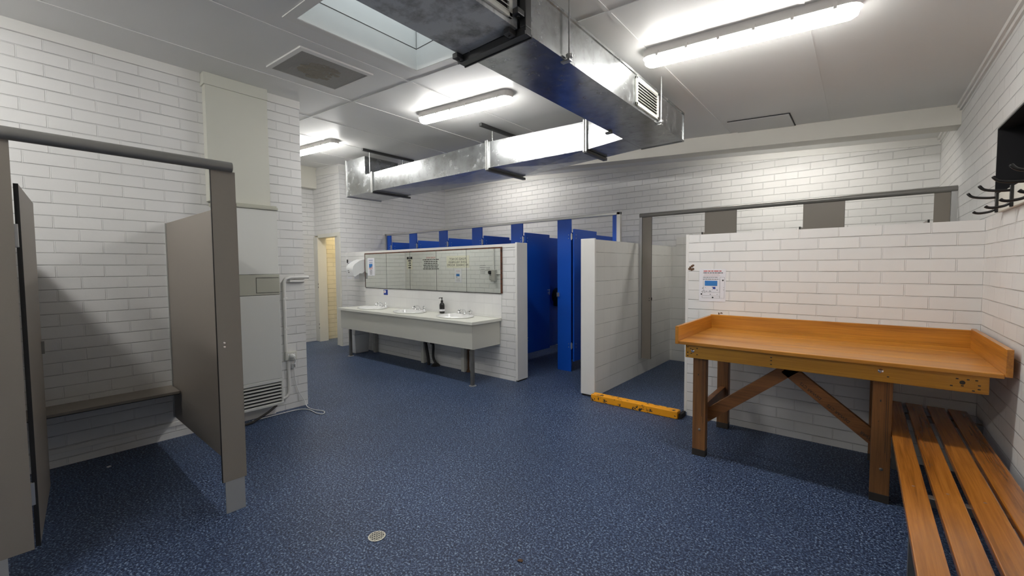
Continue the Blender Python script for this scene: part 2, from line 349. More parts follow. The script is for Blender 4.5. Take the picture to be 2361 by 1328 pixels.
# skylight
sk = struct(MB().box(-2.79, -2.728, 1.16, 2.195, cz(-2.79) - .006, cz(-2.79) + .0, sx=CS).box(-2.228, -2.166, 1.16, 2.195, cz(-2.228) - .006, cz(-2.228), sx=CS)
            .box(-2.728, -2.228, 1.16, 1.22, cz(-2.728) - .006, cz(-2.728), sx=CS).box(-2.728, -2.228, 2.135, 2.195, cz(-2.728) - .006, cz(-2.728), sx=CS).build('window_1', 'trim'))
B0 = 2.9; ZT = 3.75
MB().box(-2.76, -2.725, 1.18, 2.17, 2.948, 3.11).box(-2.231, -2.196, 1.18, 2.17, 2.914, 3.11).hexa([(-2.725, 1.18, 2.948), (-2.231, 1.18, 2.914), (-2.231, 1.223, 2.914), (-2.725, 1.223, 2.948), (-2.725, 1.18, 3.11), (-2.231, 1.18, 3.11), (-2.231, 1.223, 3.11), (-2.725, 1.223, 3.11)]).hexa([(-2.725, 2.132, 2.948), (-2.231, 2.132, 2.914), (-2.231, 2.17, 2.914), (-2.725, 2.17, 2.948), (-2.725, 2.132, 3.11), (-2.231, 2.132, 3.11), (-2.231, 2.17, 3.11), (-2.725, 2.17, 3.11)]).build('lower_lining', 'trim', sk)
MB().box(-2.7248, -2.724, 1.223, 2.132, 3.106, 3.1115).box(-2.724, -2.232, 2.1308, 2.1318, 3.106, 3.1115).box(-2.7248, -2.723, 2.129, 2.1318, 3.1115, 3.7).build('joint_line', 'grime', sk)
MB().box(-2.765, -2.732, 1.18, 2.175, 3.114, ZT).box(-2.224, -2.19, 1.18, 2.175, 3.114, ZT).box(-2.732, -2.224, 1.18, 1.216, 3.114, ZT).box(-2.732, -2.224, 2.139, 2.175, 3.114, ZT).build('upper_shaft', 'trim', sk)
# walls
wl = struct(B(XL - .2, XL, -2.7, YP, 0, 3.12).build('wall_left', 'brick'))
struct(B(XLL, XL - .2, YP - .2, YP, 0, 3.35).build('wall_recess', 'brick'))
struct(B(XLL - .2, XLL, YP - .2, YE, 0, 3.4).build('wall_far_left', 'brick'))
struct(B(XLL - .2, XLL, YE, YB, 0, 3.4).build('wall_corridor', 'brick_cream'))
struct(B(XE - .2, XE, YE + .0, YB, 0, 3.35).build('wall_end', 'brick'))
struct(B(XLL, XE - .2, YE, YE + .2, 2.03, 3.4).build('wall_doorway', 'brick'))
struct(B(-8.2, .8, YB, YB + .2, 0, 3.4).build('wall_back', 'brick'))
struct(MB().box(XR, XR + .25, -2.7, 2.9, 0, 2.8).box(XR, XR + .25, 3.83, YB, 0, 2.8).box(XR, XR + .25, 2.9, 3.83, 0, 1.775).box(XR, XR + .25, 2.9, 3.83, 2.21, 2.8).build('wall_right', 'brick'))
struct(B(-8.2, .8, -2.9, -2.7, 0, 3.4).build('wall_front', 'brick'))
# wash wall, nib wall, table wall with their smooth end boards
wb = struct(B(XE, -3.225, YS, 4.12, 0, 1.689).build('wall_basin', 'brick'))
B(-3.225, -3.196, YS - .008, 4.15, .015, 1.70, .004).build('end_board', 'trim', wb)
B(-3.22, -3.20, YS + .01, 4.13, 0, .015).build('gap', 'kerb_gap', wb)
B(-6.55, -3.452, YS - .006, YS, .768, 1.07).build('splash_tiles', 'splash', wb)
B(-6.55, -3.225, YS - .006, YS, 1.645, 1.689).build('top_render', 'trim', wb)
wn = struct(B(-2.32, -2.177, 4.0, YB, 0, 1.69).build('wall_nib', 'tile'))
B(-2.334, -2.165, 3.975, 4.0, .02, 1.70, .004).build('end_board', 'trim', wn)
B(-2.32, -2.18, 3.982, 4.0, 0, .02).build('gap', 'kerb_gap', wn)
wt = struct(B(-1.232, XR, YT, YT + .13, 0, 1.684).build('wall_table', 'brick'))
B(-1.258, -1.232, YT - .0, YT + .13, .03, 1.69, .003).build('end_board', 'trim', wt)
def blot(x0, x1, z0, z1, n, seed):
    random.seed(seed); b = MB()
    for i in range(n):
        cx_, cz_ = random.uniform(x0, x1), random.uniform(z0, z1); r = random.uniform(.18, .34) * min(x1 - x0, z1 - z0)
        b.poly([(cx_ + r * random.uniform(.7, 1.3) * math.cos(a * PI / 4), YT - .0012 - i * .0001, cz_ + r * random.uniform(.7, 1.3) * math.sin(a * PI / 4)) for a in range(8)], (0, .001, 0))
    return b.build('chipped_paint', 'rust', wt)
blot(-1.226, -1.19, 1.365, 1.41, 12, 3); blot(-.972, -.936, .968, .985, 8, 5)
random.seed(8)
# shower wainscot tiles on the back wall
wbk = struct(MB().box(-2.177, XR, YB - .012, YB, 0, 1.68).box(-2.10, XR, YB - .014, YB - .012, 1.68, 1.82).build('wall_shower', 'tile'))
# cornices and beam
def trim(n, o): o.name = 'trim_%d' % n; return struct(o)
trim(1, MB().box(XL, XL + .022, -2.7, 1.127, 2.985, 3.075, .002).box(XL, XL + .022, 1.624, YP, 2.985, 3.075, .002).build('t', 'trim'))
trim(2, B(XE, XR, YB - .014, YB, cz(XE) - .075, cz(XE) + .01, sx=CS).build('t', 'trim'))
trim(3, B(XE, XR, 5.124, 5.33, cz(XE) - .168, cz(XE) + .01, sx=CS).build('t', 'beam'))
trim(4, MB().box(XR - .014, XR, -2.7, YB, 2.675, 2.74).box(XR - .03, XR, -2.7, YB, 2.70, 2.74).build('t', 'trim'))
trim(5, B(XLL, -8.01, YP, YE, 2.92, 3.35).build('t', 'cream'))
trim(6, MB().box(-8.01, XE + .01, YE - .012, YE, 3.15, 3.27, sx=CS).box(XE, XE + .012, YE, YB, 3.14, 3.26).build('t', 'trim'))
d1 = struct(MB().box(XLL, -7.985, YE - .03, YE + .14, 0, 2.0).box(-7.985, XE - .09, YE - .02, YE + .14, 1.985, 2.05).box(XE - .09, XE - .004, YE - .02, YE - .001, 0, 2.05).box(XE - .09, XE - .201, YE - .001, YE + .1, 0, 2.05).build('door_1', 'cream'))
for z in (1.03, 1.09, .25, .32): B(-8.0, -7.983, YE - .034, YE - .029, z, z + .03).build('hinge_leaf', 'steel', d1)
trim(7, B(XL, XL + .012, -2.7, 1.1, .10, .135, .003).build('t', 'trim'))

# black window niche in the right wall
w2 = struct(MB().box(XR + .19, XR + .21, 2.9, 3.83, 1.775, 2.21).build('window_2', 'niche'))
MB().box(XR - .001, XR + .19, 3.82, 3.83, 1.775, 2.21).box(XR - .001, XR + .19, 2.9, 3.82, 2.20, 2.21).box(XR - .001, XR + .19, 2.9, 3.82, 1.775, 1.785).box(XR - .001, XR + .19, 2.9, 2.91, 1.785, 2.20).build('reveal', 'niche', w2)
MB().box(XR + .15, XR + .19, 3.30, 3.35, 1.785, 2.20).box(XR + .15, XR + .19, 3.77, 3.82, 1.785, 2.20).box(XR + .15, XR + .19, 2.91, 3.77, 2.14, 2.20).build('window_frame', 'core', w2)

# ================================================================== LIGHTS
def make_light(name, label, length, loc, lens='lens'):
    t = thing(name, label, 'ceiling light', loc, (0, CEIL_TILT, 0), 'fluorescent ceiling battens', local=True)
    L2 = length / 2; w = .052
    def stad(L, w, z0, z1, w1=None, n=10):
        w1 = w1 or w; b = MB(); rings = []
        prof = [(w, z0), (w, z0 + (z1 - z0) * .45), (w * .93, z0 + (z1 - z0) * .75), (w1, z1)]
        for ww, z in prof:
            ring = []
            for sgn, a0 in ((1, -PI / 2), (-1, PI / 2)):
                for k in range(n + 1):
                    a = a0 + PI * k / n
                    ring.append(b.bm.verts.new((sgn * (L - w) + ww * math.cos(a), ww * math.sin(a), z)))
            rings.append(ring)
        m = len(rings[0])
        for A, C in zip(rings, rings[1:]):
            for k in range(m): b.bm.faces.new((A[k], A[(k + 1) % m], C[(k + 1) % m], C[k]))
        b.bm.faces.new(rings[0]); b.bm.faces.new(rings[-1][::-1]); return b
    stad(L2 + .012, w + .012, 0, -.05).build('housing', 'lamp_body', t, True)
    stad(L2, w, -.05, -.096, w * .62).build('diffuser', lens, t, True)
    k = int(length / .22)
    for i in range(k + 1):
        x = -L2 + .1 + (length - .2) * i / k
        for s_ in (-1, 1):
            b = MB(); b.box(x - .008, x + .008, s_ * (w + .010) - .005, s_ * (w + .010) + .005, -.062, -.03, .001)
            b.build('clip', 'lamp_body', t)
    return t
def ceil_at(x, y, d=0): return (x, y, cz(x) + d)
make_light('ceiling_light', 'long lit fluorescent batten on the ceiling to the right of the metal duct', 1.13, ceil_at(-.60, 2.845))
make_light('ceiling_light', 'lit fluorescent batten on the ceiling left of the duct, beyond the skylight', 1.22, ceil_at(-2.99, 2.87))
make_light('ceiling_light', 'far lit fluorescent batten half hidden behind the white brick pier', 1.28, ceil_at(-6.13, 2.93))
make_light('ceiling_light', 'lit fluorescent batten on the ceiling right behind the beam, above the shower cubicles', 1.17, ceil_at(-.75, 5.45), 'lens_dim')
make_light('ceiling_light', 'lit fluorescent batten on the ceiling behind the beam, above the blue toilet cubicles', 1.17, ceil_at(-5.0, 5.45), 'lens_dim')
make_light('ceiling_light', 'lit fluorescent batten on the ceiling behind the viewpoint, near the middle of the room', 1.28, ceil_at(-1.7, -.85))
make_light('ceiling_light', 'added unseen batten behind the viewpoint above the change cubicles, brightening the left wall', 1.28, ceil_at(-3.55, -.85))  # extra lamp out of view, added to brighten the left wall
# corridor bulb beyond the doorway
t = thing('bulb_light', 'warm round bulb light in the cream corridor beyond the doorway', 'ceiling light', (-7.75, 4.9, 3.2))
MB().lathe((-7.75, 4.9, 3.2), [(.05, 0.08), (.05, 0)], 16).build('lamp_holder', 'plastic', t, True)
M['bulb'] = mat('warm_bulb', (1, .9, .7, 1), .4, emit=(1, .84, .56, 1), es=420)
MB().lathe((-7.75, 4.9, 3.2), [(.02, 0), (.045, -.03), (.055, -.06), (.045, -.095), (.01, -.115)], 16).build('bulb', 'bulb', t, True)

# ceiling exhaust grille, access hatch, bracket
t = thing('exhaust_grille', 'square dusty grey exhaust grille in the ceiling beside the skylight', 'vent', ceil_at(-3.39, 1.69), (0, CEIL_TILT, 0), local=True)
MB().box(-.30, .30, -.29, -.255, -.012, 0).box(-.30, .30, .27, .29, -.012, 0).box(-.30, -.285, -.255, .27, -.012, 0).box(.25, .30, -.255, .27, -.012, 0).build('frame', 'trim', t)
b = MB()
for i in range(44):
    x = -.28 + .53 * i / 43
    b.box(x - .0035, x + .0035, -.255, .27, -.011, -.006)
b.build('slats', 'mesh_grey', t); B(-.285, .25, -.255, .27, -.004, -.001).build('backing', 'grime', t)
b = MB(); random.seed(2)
for i in range(150):
    a = random.uniform(0, 2 * PI); r = random.random() ** .6
    b.lathe((-.02 + r * .17 * math.cos(a), .0 + r * .14 * math.sin(a), -.0115), [(random.uniform(.012, .032), .0035), (random.uniform(.008, .026), -.0005 - .00001 * i)], 7)
tag(b.build('dust', 'dust', t), kind='stuff')
t = thing('access_hatch', 'flat white access hatch in the ceiling in front of the beam', 'hatch', ceil_at(-.81, 4.93), (0, CEIL_TILT, 0), local=True)
B(-.255, .255, -.24, .19, -.009, -.001, .002).build('panel', 'ceiling', t)
tag(MB().box(-.265, .265, -.25, -.244, -.007, -.001).box(.259, .265, -.25, .19, -.007, -.001).build('shadow_gap', 'dark', t))
t = thing('angle_bracket', 'small grey metal bracket high on the back wall under the beam', 'bracket', (-.42, YB, 2.83))
MB().box(-.435, -.405, YB - .03, YB - .014, 2.825, 2.885).box(-.435, -.405, YB - .05, YB - .014, 2.88, 2.888).build('plate', 'alu', t)

# ================================================================== AIR DUCT
duct = thing('air_duct', 'L-shaped galvanised sheet metal air duct hung under the ceiling', 'air duct', (-1.43, 2.5, 2.5))
DX0, DX1, ZB, ZT2 = -1.616, -1.241, 2.50, 2.738
def section(x0, x1, ya0, ya1, yb0, yb1, zb0, zb1, zt0, zt1, crease=.0):
    """duct length along x with different ends; creased underside"""
    b = MB(); bm = b.bm; V = lambda p: bm.verts.new(p)
    A = [V((x0, ya0, zb0)), V((x0, ya1, zb0)), V((x0, ya1, zt0)), V((x0, ya0, zt0))]
    C = [V((x1, yb0, zb1)), V((x1, yb1, zb1)), V((x1, yb1, zt1)), V((x1, yb0, zt1))]
    mid = V(((x0 + x1) / 2, (ya0 + ya1 + yb0 + yb1) / 4, (zb0 + zb1) / 2 - crease))
    for q in ((A[0], A[1]), (A[1], C[1]), (C[1], C[0]), (C[0], A[0])): bm.faces.new((q[0], q[1], mid))
    for i in (1, 2, 3):
        j = (i + 1) % 4; bm.faces.new((A[i], A[j], C[j], C[i]))
    bm.faces.new(A); bm.faces.new(C[::-1]); return b
b = MB(); b.box(DX0, DX1, 1.61, 3.87, ZB, ZT2); main = b.build('main_section', 'galv', duct)
MB().box(DX0 - .006, DX1 + .006, 3.864, 3.876, ZB - .006, ZT2 + .006).box(DX1, DX1 + .006, 1.61, 3.87, ZB - .006, ZB + .008).box(DX1, DX1 + .006, 1.61, 3.87, ZT2 - .008, ZT2 + .006).build('edge_fold', 'galv', main)
B(DX0 - .01, DX1 - .012, -1.6, 1.56, ZB, ZT2).build('near_section', 'galv_dirty', duct)
section(DX0 - .005, -2.03, 3.462, 3.868, 3.552, 3.93, ZB + .002, 2.503, 2.735, 2.765, .0).build('branch_collar', 'galv', duct)
section(-2.045, -3.29, 3.552, 3.93, 3.556, 4.17, 2.503, 2.528, 2.768, 2.82, .012).build('branch_section', 'galv', duct)
section(-3.315, -5.63, 3.556, 4.17, 3.556, 4.17, 2.528, 2.551, 2.82, 2.82, .012).build('branch_section', 'galv', duct)
el = MB(); el.box(-6.36, -5.655, 3.556, 4.17, 2.548, 2.82); el.box(-6.36, -5.835, 3.556, 4.15, 2.82, 3.10)
el.build('elbow', 'galv', duct)
def flange_y(y, x0, x1, z0, z1, w=.035, m='dark_steel'):
    return MB().box(x0 - w, x1 + w, y - .022, y + .022, z0 - w, z0, .003).box(x0 - w, x1 + w, y - .022, y + .022, z1, z1 + w, .003).box(x0 - w, x0, y - .022, y + .022, z0, z1, .003).box(x1, x1 + w, y - .022, y + .022, z0, z1, .003).box(x0 - w, x1 + w, y - .028, y - .022, z0 - w - .004, z0 - w + .012).box(x0 - w, x1 + w, y + .022, y + .028, z0 - w - .004, z0 - w + .012).build('flange', m, duct)
fl = flange_y(1.585, DX0, DX1, ZB, ZT2)
for x, z in ((DX1 + .02, ZB + .05), (DX1 - .03, ZB - .02), (DX0 + .0, ZB - .02)): B(x - .025, x + .012, 1.51, 1.56, z - .014, z + .014, .004).tube([(x - .006, 1.535, z - .02), (x - .006, 1.535, z + .022)], .007, 8).build('clamp', 'dark_steel', fl)
def flange_x(x, y0, y1, z0, z1, ext=.08):
    f = MB().box(x - .02, x - .004, y0 - .02, y0, z0 - .02, z1 + .015, .002).box(x + .004, x + .02, y0 - .02, y0, z0 - .02, z1 + .015, .002).box(x - .02, x + .02, y1, y1 + .02, z0, z1).box(x - .02, x + .02, y0, y1, z1, z1 + .015).build('flange', 'alu', duct)
    MB().box(x - .022, x + .022, y0 - .01, y1 + ext, z0 - .03, z0 - .004, .002).box(x - .016, x + .016, y0 - .012, y1 + ext + .002, z0 - .024, z0 - .010).build('support_channel', 'dark_steel', f)
flange_x(-2.035, 3.552, 3.93, 2.503, 2.768, .02)
flange_x(-3.30, 3.556, 4.17, 2.526, 2.82, .06)
flange_x(-5.64, 3.556, 4.17, 2.548, 2.82, .06)
B(-6.385, -6.36, 3.545, 4.18, 2.535, 3.115, .003).build('end_flange', 'alu', duct)
for x, ylist in ((-3.26, (3.62, 4.02)), (-5.64, (3.53, 4.12))):
    zc_ = cz(x)
    h = MB().box(x - .02, x + .02, 3.40, 4.31, zc_ - .035, zc_ - .002, .002).build('hanger_channel', 'dark_steel', duct)
    for y in ylist: MB().tube([(x - .02, y, 2.81), (x - .02, y, zc_ - .03)], .005, 8).build('threaded_rod', 'alu', h)
for y in (3.27, 1.95): MB().tube([(DX1 + .025, y, ZB - .01), (DX1 + .025, y, cz(DX1) - .001)], .005, 8).lathe((DX1 + .025, y, ZB + .012), [(.018, -.008), (.018, .006)], 8).box(DX1 - .02, DX1 + .035, y - .014, y + .014, ZB - .016, ZB - .008).build('hanger_rod', 'alu', duct)
B(DX0 - .03, DX0 + .02, 3.19, 3.22, ZB - .016, ZB).build('hanger_tab', 'dark_steel', duct)
def grille(y0, y1, z0, z1, x):
    f = MB().box(x, x + .014, y0, y1, z0, z0 + .022, .003).box(x, x + .014, y0, y1, z1 - .022, z1, .003).box(x, x + .014, y0, y0 + .025, z0, z1, .003).box(x, x + .014, y1 - .025, y1, z0, z1, .003).build('air_grille', 'cream_plastic', duct)
    B(x + .0004, x + .002, y0 + .02, y1 - .02, z0 + .015, z1 - .015).build('grille_backing', 'dark', f)
    b = MB(); n = 8
    for i in range(n):
        z = z0 + .028 + (z1 - z0 - .056) * i / (n - 1)
        b.obox((x + .008, (y0 + y1) / 2, z), (.005, 0, -.003), (0, (y1 - y0) / 2 - .02, 0), (.001, 0, .0016))
    b.build('louvres', 'cream_plastic', f)
grille(2.842, 3.255, 2.520, 2.718, DX1); grille(1.09, 1.512, 2.520, 2.718, DX1 - .012)

# ================================================================== GREY CHANGE CUBICLE (left)
XC = -2.762
cc = thing('change_cubicle', 'grey laminate change cubicle with open door along the left brick wall', 'cubicle', (XC, .8, 0))
MB().tube([(XC, -2.6, 1.975), (XC, .846, 1.975)], .028, 20).build('head_rail', 'alu_paint', cc, True)
pl = B(XC - .013, XC, .745, .862, .185, 1.95).build('pilaster', 'grey', cc)
B(XC - .012, XC - .001, .757, .853, 0, .187).build('foot', 'light_grey', pl)
for z in (.985, .962): MB().lathe((XC + .001, .778, z), [(.007, 0), (.005, .003)], 12, 'X').build('screw', 'chrome', pl)
B(XC - .0125, XC - .0005, .742, .745, .185, 1.95).build('edge', 'core', pl)
pn = B(XC - .013, XC, -.26, .034, .179, 1.95).build('pilaster', 'grey', cc)
B(XC - .012, XC - .001, -.19, -.042, 0, .18).build('foot', 'light_grey', pn)
spn = B(XL, XC - .013, .855, .868, .18, 1.777).build('side_panel', 'grey', cc)
B(XL, XL + .02, .848, .855, .18, 1.777).build('wall_channel', 'alu', spn)
B(XL, XC - .013, -.10, -.087, .18, 1.777).build('side_panel', 'grey', cc)
dv = Vector((-.996, .087, 0)); dn = Vector((.087, .996, 0)); d0 = Vector((-2.782, .046, .976))
dr = MB().obox(d0 + dv * .37, dv * .37, dn * .0065, (0, 0, .795)).build('door', 'grey', cc)
MB().obox(d0 + dv * .001, dv * .003, dn * .0075, (0, 0, .796)).build('edge', 'core', dr)
MB().obox(d0 + dv * .70 + dn * .012, dv * .012, dn * .006, (0, 0, .035)).build('latch', 'steel', dr)
for z in (1.55, .42): B(XC - .03, XC - .012, .024, .046, z - .05, z + .05, .002).build('hinge', 'alu', dr)
t = thing('cubicle_bench', 'narrow grey shelf seat on the brick wall inside the change cubicle', 'seat', (-4.24, .4, .43))
B(XL, -4.11, -.085, .846, .425, .447, .003).build('seat_board', 'grey', t)
B(XL, XL + .02, -.085, .846, .395, .425).build('wall_cleat', 'alu', t)
B(-4.114, -4.108, -.085, .846, .422, .4265).build('edge', 'core', t)

# ================================================================== HEATER, FLUE COVER, PIPE, SOCKET
t = thing('flue_cover', 'tall off-white flue cover above the heater reaching the ceiling', 'panel', (-4.33, 1.38, 1.98))
B(XL + .001, -4.285, 1.14, 1.622, 1.986, 3.045, .002).build('cover', 'flue', t)
MB().box(-4.285, -4.272, 1.128, 1.622, 2.957, 3.055, .001).box(XL + .001, -4.285, 1.128, 1.14, 2.957, 3.055).build('cornice', 'flue', t)
t = thing('wall_heater', 'tall white gas wall heater with beige control band and black outlet louvres', 'heater', (-4.3, 1.4, .1))
HX = -4.232
b = MB(); b.box(XL, HX, 1.17, 1.655, .36, 1.16, .006).box(XL, HX, 1.17, 1.655, 1.35, 1.945, .006).build('casing', 'heater', t)
MB().box(XL, HX + .012, 1.155, 1.662, 1.945, 1.972, .006).box(XL, HX, 1.165, 1.655, 1.972, 1.985, .003).build('cap', 'heater_beige', t)
bd = B(XL, HX + .004, 1.168, 1.657, 1.162, 1.348, .003).build('control_band', 'heater_beige', t)
MB().box(HX + .004, HX + .0055, 1.455, 1.648, 1.180, 1.184).box(HX + .004, HX + .0055, 1.455, 1.648, 1.318, 1.322).box(HX + .004, HX + .0055, 1.455, 1.458, 1.18, 1.322).build('flap', 'dark', bd)
gl = B(XL + .01, HX - .03, 1.18, 1.645, .12, .358).build('outlet', 'dark', t)
b = MB()
for i in range(6):
    z = .158 + .031 * i
    b.obox((HX - .010, 1.4125, z), (.011, 0, -.004), (0, .236, 0), (.001, 0, .0032))
b.build('louvres', 'heater', t)
MB().box(XL, HX + .002, 1.165, 1.655, .275 + .055, .36, .003).box(XL, HX, 1.165, 1.18, .12, .36, .003).box(XL, HX, 1.645, 1.66, .12, .36, .003).box(XL, HX + .004, 1.165, 1.66, .11, .135, .004).build('outlet_frame', 'heater', t)
B(XL + .001, XL + .03, 1.2, 1.63, .0, .11).build('plinth', 'trim', t)
t = thing('gas_pipe', 'white painted pipe running down the brick pier beside the heater', 'pipe', (-4.36, 1.745, .6))
MB().tube([(XL + .016, 1.985, 1.315), (XL + .016, 1.80, 1.315), (XL + .016, 1.765, 1.305), (XL + .016, 1.748, 1.275), (XL + .016, 1.745, 1.2), (XL + .016, 1.745, .585)], .015, 12).build('pipe', 'trim', t, True)
for q in ((.03, 1.80, 1.94, 1.27, 1.29), (.034, 1.73, 1.775, 1.10, 1.115), (.034, 1.73, 1.775, .80, .815)): B(XL, XL + q[0], *q[1:]).build('saddle', 'trim', t)
t = thing('cable_duct', 'white plastic cable conduit curving under the heater below the power socket', 'conduit', (-4.36, 1.76, .3))
MB().tube([(XL + .014, 1.765, .49), (XL + .014, 1.765, .2), (XL + .014, 1.758, .16), (XL + .014, 1.74, .135), (XL + .014, 1.70, .12), (XL + .03, 1.62, .105)], .014, 10).build('conduit', 'trim', t, True)
t = thing('power_socket', 'double power socket on the brick pier beside the heater', 'power socket', (-4.36, 1.785, .53))
B(XL, XL + .035, 1.735, 1.842, .495, .578, .004).build('plate', 'cream_plastic', t)
for y in (1.752, 1.81): B(XL + .035, XL + .037, y, y + .013, .545, .56).build('switch', 'plastic', t)
t = thing('phone_charger_cable', 'white power lead hanging from the socket and looping on the floor', 'cable', (-4.34, 1.8, .5))
MB().lathe((XL + .036, 1.79, .535), [(.024, 0), (.024, .02), (.016, .045), (.008, .055)], 14, 'X').build('plug', 'plastic', t, True)
def spline(P, n=8):
    P = [Vector(p) for p in P]; out = []
    for i in range(len(P) - 1):
        p0, p1, p2, p3 = P[max(i - 1, 0)], P[i], P[i + 1], P[min(i + 2, len(P) - 1)]
        for k in range(n):
            u = k / n
            out.append(.5 * ((2 * p1) + (p2 - p0) * u + (2 * p0 - 5 * p1 + 4 * p2 - p3) * u * u + (3 * p1 - p0 - 3 * p2 + p3) * u ** 3))
    return out + [P[-1]]
MB().tube(spline([(XL + .085, 1.79, .53), (XL + .09, 1.80, .50), (XL + .04, 1.805, .44), (XL + .02, 1.82, .3), (XL + .02, 1.85, .17), (XL + .03, 1.90, .06), (-4.28, 1.90, .008), (-4.15, 1.90, .006), (-4.02, 1.94, .006), (-3.95, 1.90, .006), (-4.02, 1.87, .006), (-4.18, 1.87, .006), (-4.27, 1.80, .006), (-4.28, 1.6, .006), (-4.28, 1.4, .006)]), .0042, 8).build('cord', 'cable', t, True)
b = B(XL + .012, XL + .028, 1.796, 1.825, .405, .455, .003).build('adapter', 'plastic', t); B(XL + .028, XL + .030, 1.803, 1.820, .415, .448).build('display', 'black_plastic', b)
t = thing('gas_hose', 'black hose lying under the heater by the floor', 'hose', (-4.25, 1.45, .05))
MB().tube(spline([(-4.25, 1.60, .105), (-4.22, 1.52, .07), (-4.21, 1.43, .035), (-4.2, 1.36, .016), (-4.2, 1.28, .013)]), .011, 8).build('hose', 'pipe_black', t, True)

# ================================================================== VANITY
VX0, VX1 = -6.53, -3.45
t = thing('vanity_bench', 'long white vanity bench on steel legs under the mirrors', 'vanity', (-5, 3.7, 0))
BC = [(-5.97, 3.715), (-5.01, 3.715), (-4.05, 3.715)]; xs_ = [VX0, -5.49, -4.53, VX1]; b = MB(); n = 48
for (cx_, cy_), x0, x1 in zip(BC, xs_, xs_[1:]):
    y0, y1 = 3.425, YS - .008; E_, R_ = [], []
    for k in range(n):
        a = 2 * PI * k / n; c_, s_ = math.cos(a), math.sin(a); E_.append((cx_ + .252 * c_, cy_ + .252 * .80 * s_))
        tt = min(((x1 if c_ > 0 else x0) - cx_) / c_ if abs(c_) > 1e-6 else 9, ((y1 if s_ > 0 else y0) - cy_) / s_ if abs(s_) > 1e-6 else 9); R_.append([cx_ + tt * c_, cy_ + tt * s_])
    for q in ((x0, y0), (x1, y0), (x1, y1), (x0, y1)):
        k = min(range(n), key=lambda i: (R_[i][0] - q[0]) ** 2 + (R_[i][1] - q[1]) ** 2); R_[k] = list(q)
    lv = [[b.bm.verts.new((p[0], p[1], z)) for p in L_] for L_ in (E_, R_) for z in (.733, .766)]
    for k in range(n):
        j = (k + 1) % n; e0, e1, r0, r1 = lv
        b.bm.faces.new((e1[k], r1[k], r1[j], e1[j])); b.bm.faces.new((e0[k], e0[j], r0[j], r0[k])); b.bm.faces.new((e0[k], e1[k], e1[j], e0[j])); b.bm.faces.new((r0[k], r0[j], r1[j], r1[k]))
bmesh.ops.remove_doubles(b.bm, verts=b.bm.verts, dist=.0005)
b.build('countertop', 'worktop', t)
B(-6.475, -3.478, 3.452, 3.468, .441, .731, .001).build('apron', 'vanity', t)
B(-3.494, -3.478, 3.468, YS - .008, .437, .731, .001).build('end_panel', 'vanity', t)
B(-6.475, -6.459, 3.468, YS - .008, .437, .731, .001).build('end_panel', 'vanity', t)
for x, y in ((-3.515, 3.482), (-6.26, 3.482)):
    l = B(x - .019, x + .019, y - .012, y + .026, .006, .733, .003).build('leg', 'steel', t)
    MB().lathe((x, y + .007, 0), [(.045, 0), (.045, .004), (.03, .008)], 18).build('foot_plate', 'alu', l)
for x in (-6.22, -4.96, -4.10):
    B(x - .03, x + .03, 3.885, 3.93, 0, .733, .002).build('leg', 'pipe_grey' if x < -6 else 'cream_plastic', t)
def basin(loc, label):
    t = thing('wash_basin', label, 'basin', loc, None, 'basins in the vanity', local=True)
    prof = [(.03, -.128), (.15, -.115), (.21, -.07), (.234, -.004), (.262, .001), (.272, .006), (.268, .016), (.252, .021), (.236, .017), (.222, -.008), (.20, -.06), (.14, -.10), (.03, -.115)]
    b = MB(); n = 40; rings = []
    for r, h in prof:
        rings.append([b.bm.verts.new((r * math.cos(2 * PI * k / n) * 1.0, r * math.sin(2 * PI * k / n) * .78 + (-.012 if r < .24 else 0), h)) for k in range(n)])
    for A, C in zip(rings, rings[1:]):
        for k in range(n): b.bm.faces.new((A[k], A[(k + 1) % n], C[(k + 1) % n], C[k]))
    b.bm.faces.new(rings[0][::-1]); b.bm.faces.new(rings[-1])
    b.build('bowl', 'ceramic', t, True)
    MB().lathe((0, -.012, -.115), [(.022, 0), (.022, .004), (.012, .005)], 16).build('plug_hole', 'chrome', t, True)
    y = .178
    MB().lathe((0, y, .018), [(.024, 0), (.022, .012), (.015, .02)], 16).tube(spline([(0, y, .03), (0, y - .01, .058), (0, y - .04, .075), (0, y - .085, .072), (0, y - .115, .052), (0, y - .12, .038)], 5), [.013] * 25 + [.011], 12).build('spout', 'chrome', t, True)
    for sx_ in (-1, 1):
        x = sx_ * .098
        h = MB().lathe((x, y, .018), [(.025, 0), (.021, .01), (.012, .03), (.012, .044), (.016, .05), (.012, .062)], 16)
        for a in range(4):
            an = a * PI / 2 + .5
            h.tube([(x, y, .056), (x + .032 * math.cos(an), y + .032 * math.sin(an), .060)], [.006, .0075], 8)
        h.build('tap', 'chrome', t, True)
    return t
b0 = basin((-4.05, 3.715, .766), 'oval white basin nearest the end of the wall, right of the soap bottle')
dup(b0, (-5.01, 3.715, .766), 'middle oval white basin, left of the soap bottle'); dup(b0, (-5.97, 3.715, .766), 'far left oval white basin, below the blue sticker')
t = thing('soap_bottle', 'black pump soap bottle standing on the white vanity', 'soap bottle', (-4.50, 3.885, .766))
MB().lathe((-4.50, 3.885, .766), [(.034, 0), (.036, .004), (.036, .118), (.030, .136), (.016, .15), (.014, .158)], 24).build('bottle', 'black_plastic', t, True)
MB().lathe((-4.50, 3.885, .766), [(.0368, .03), (.0368, .058)], 24).build('label', 'paper', t, True)
MB().lathe((-4.50, 3.885, .923), [(.017, 0), (.017, .022), (.007, .026), (.006, .05), (.011, .052), (.011, .064)], 14).tube([(-4.50, 3.885, .982), (-4.505, 3.845, .982), (-4.507, 3.836, .974)], .005, 8).build('pump', 'black_plastic', t, True)
t = thing('waste_pipes', 'black taps and waste pipes below the vanity beside the middle wall post', 'pipe', (-4.85, 3.88, 0))
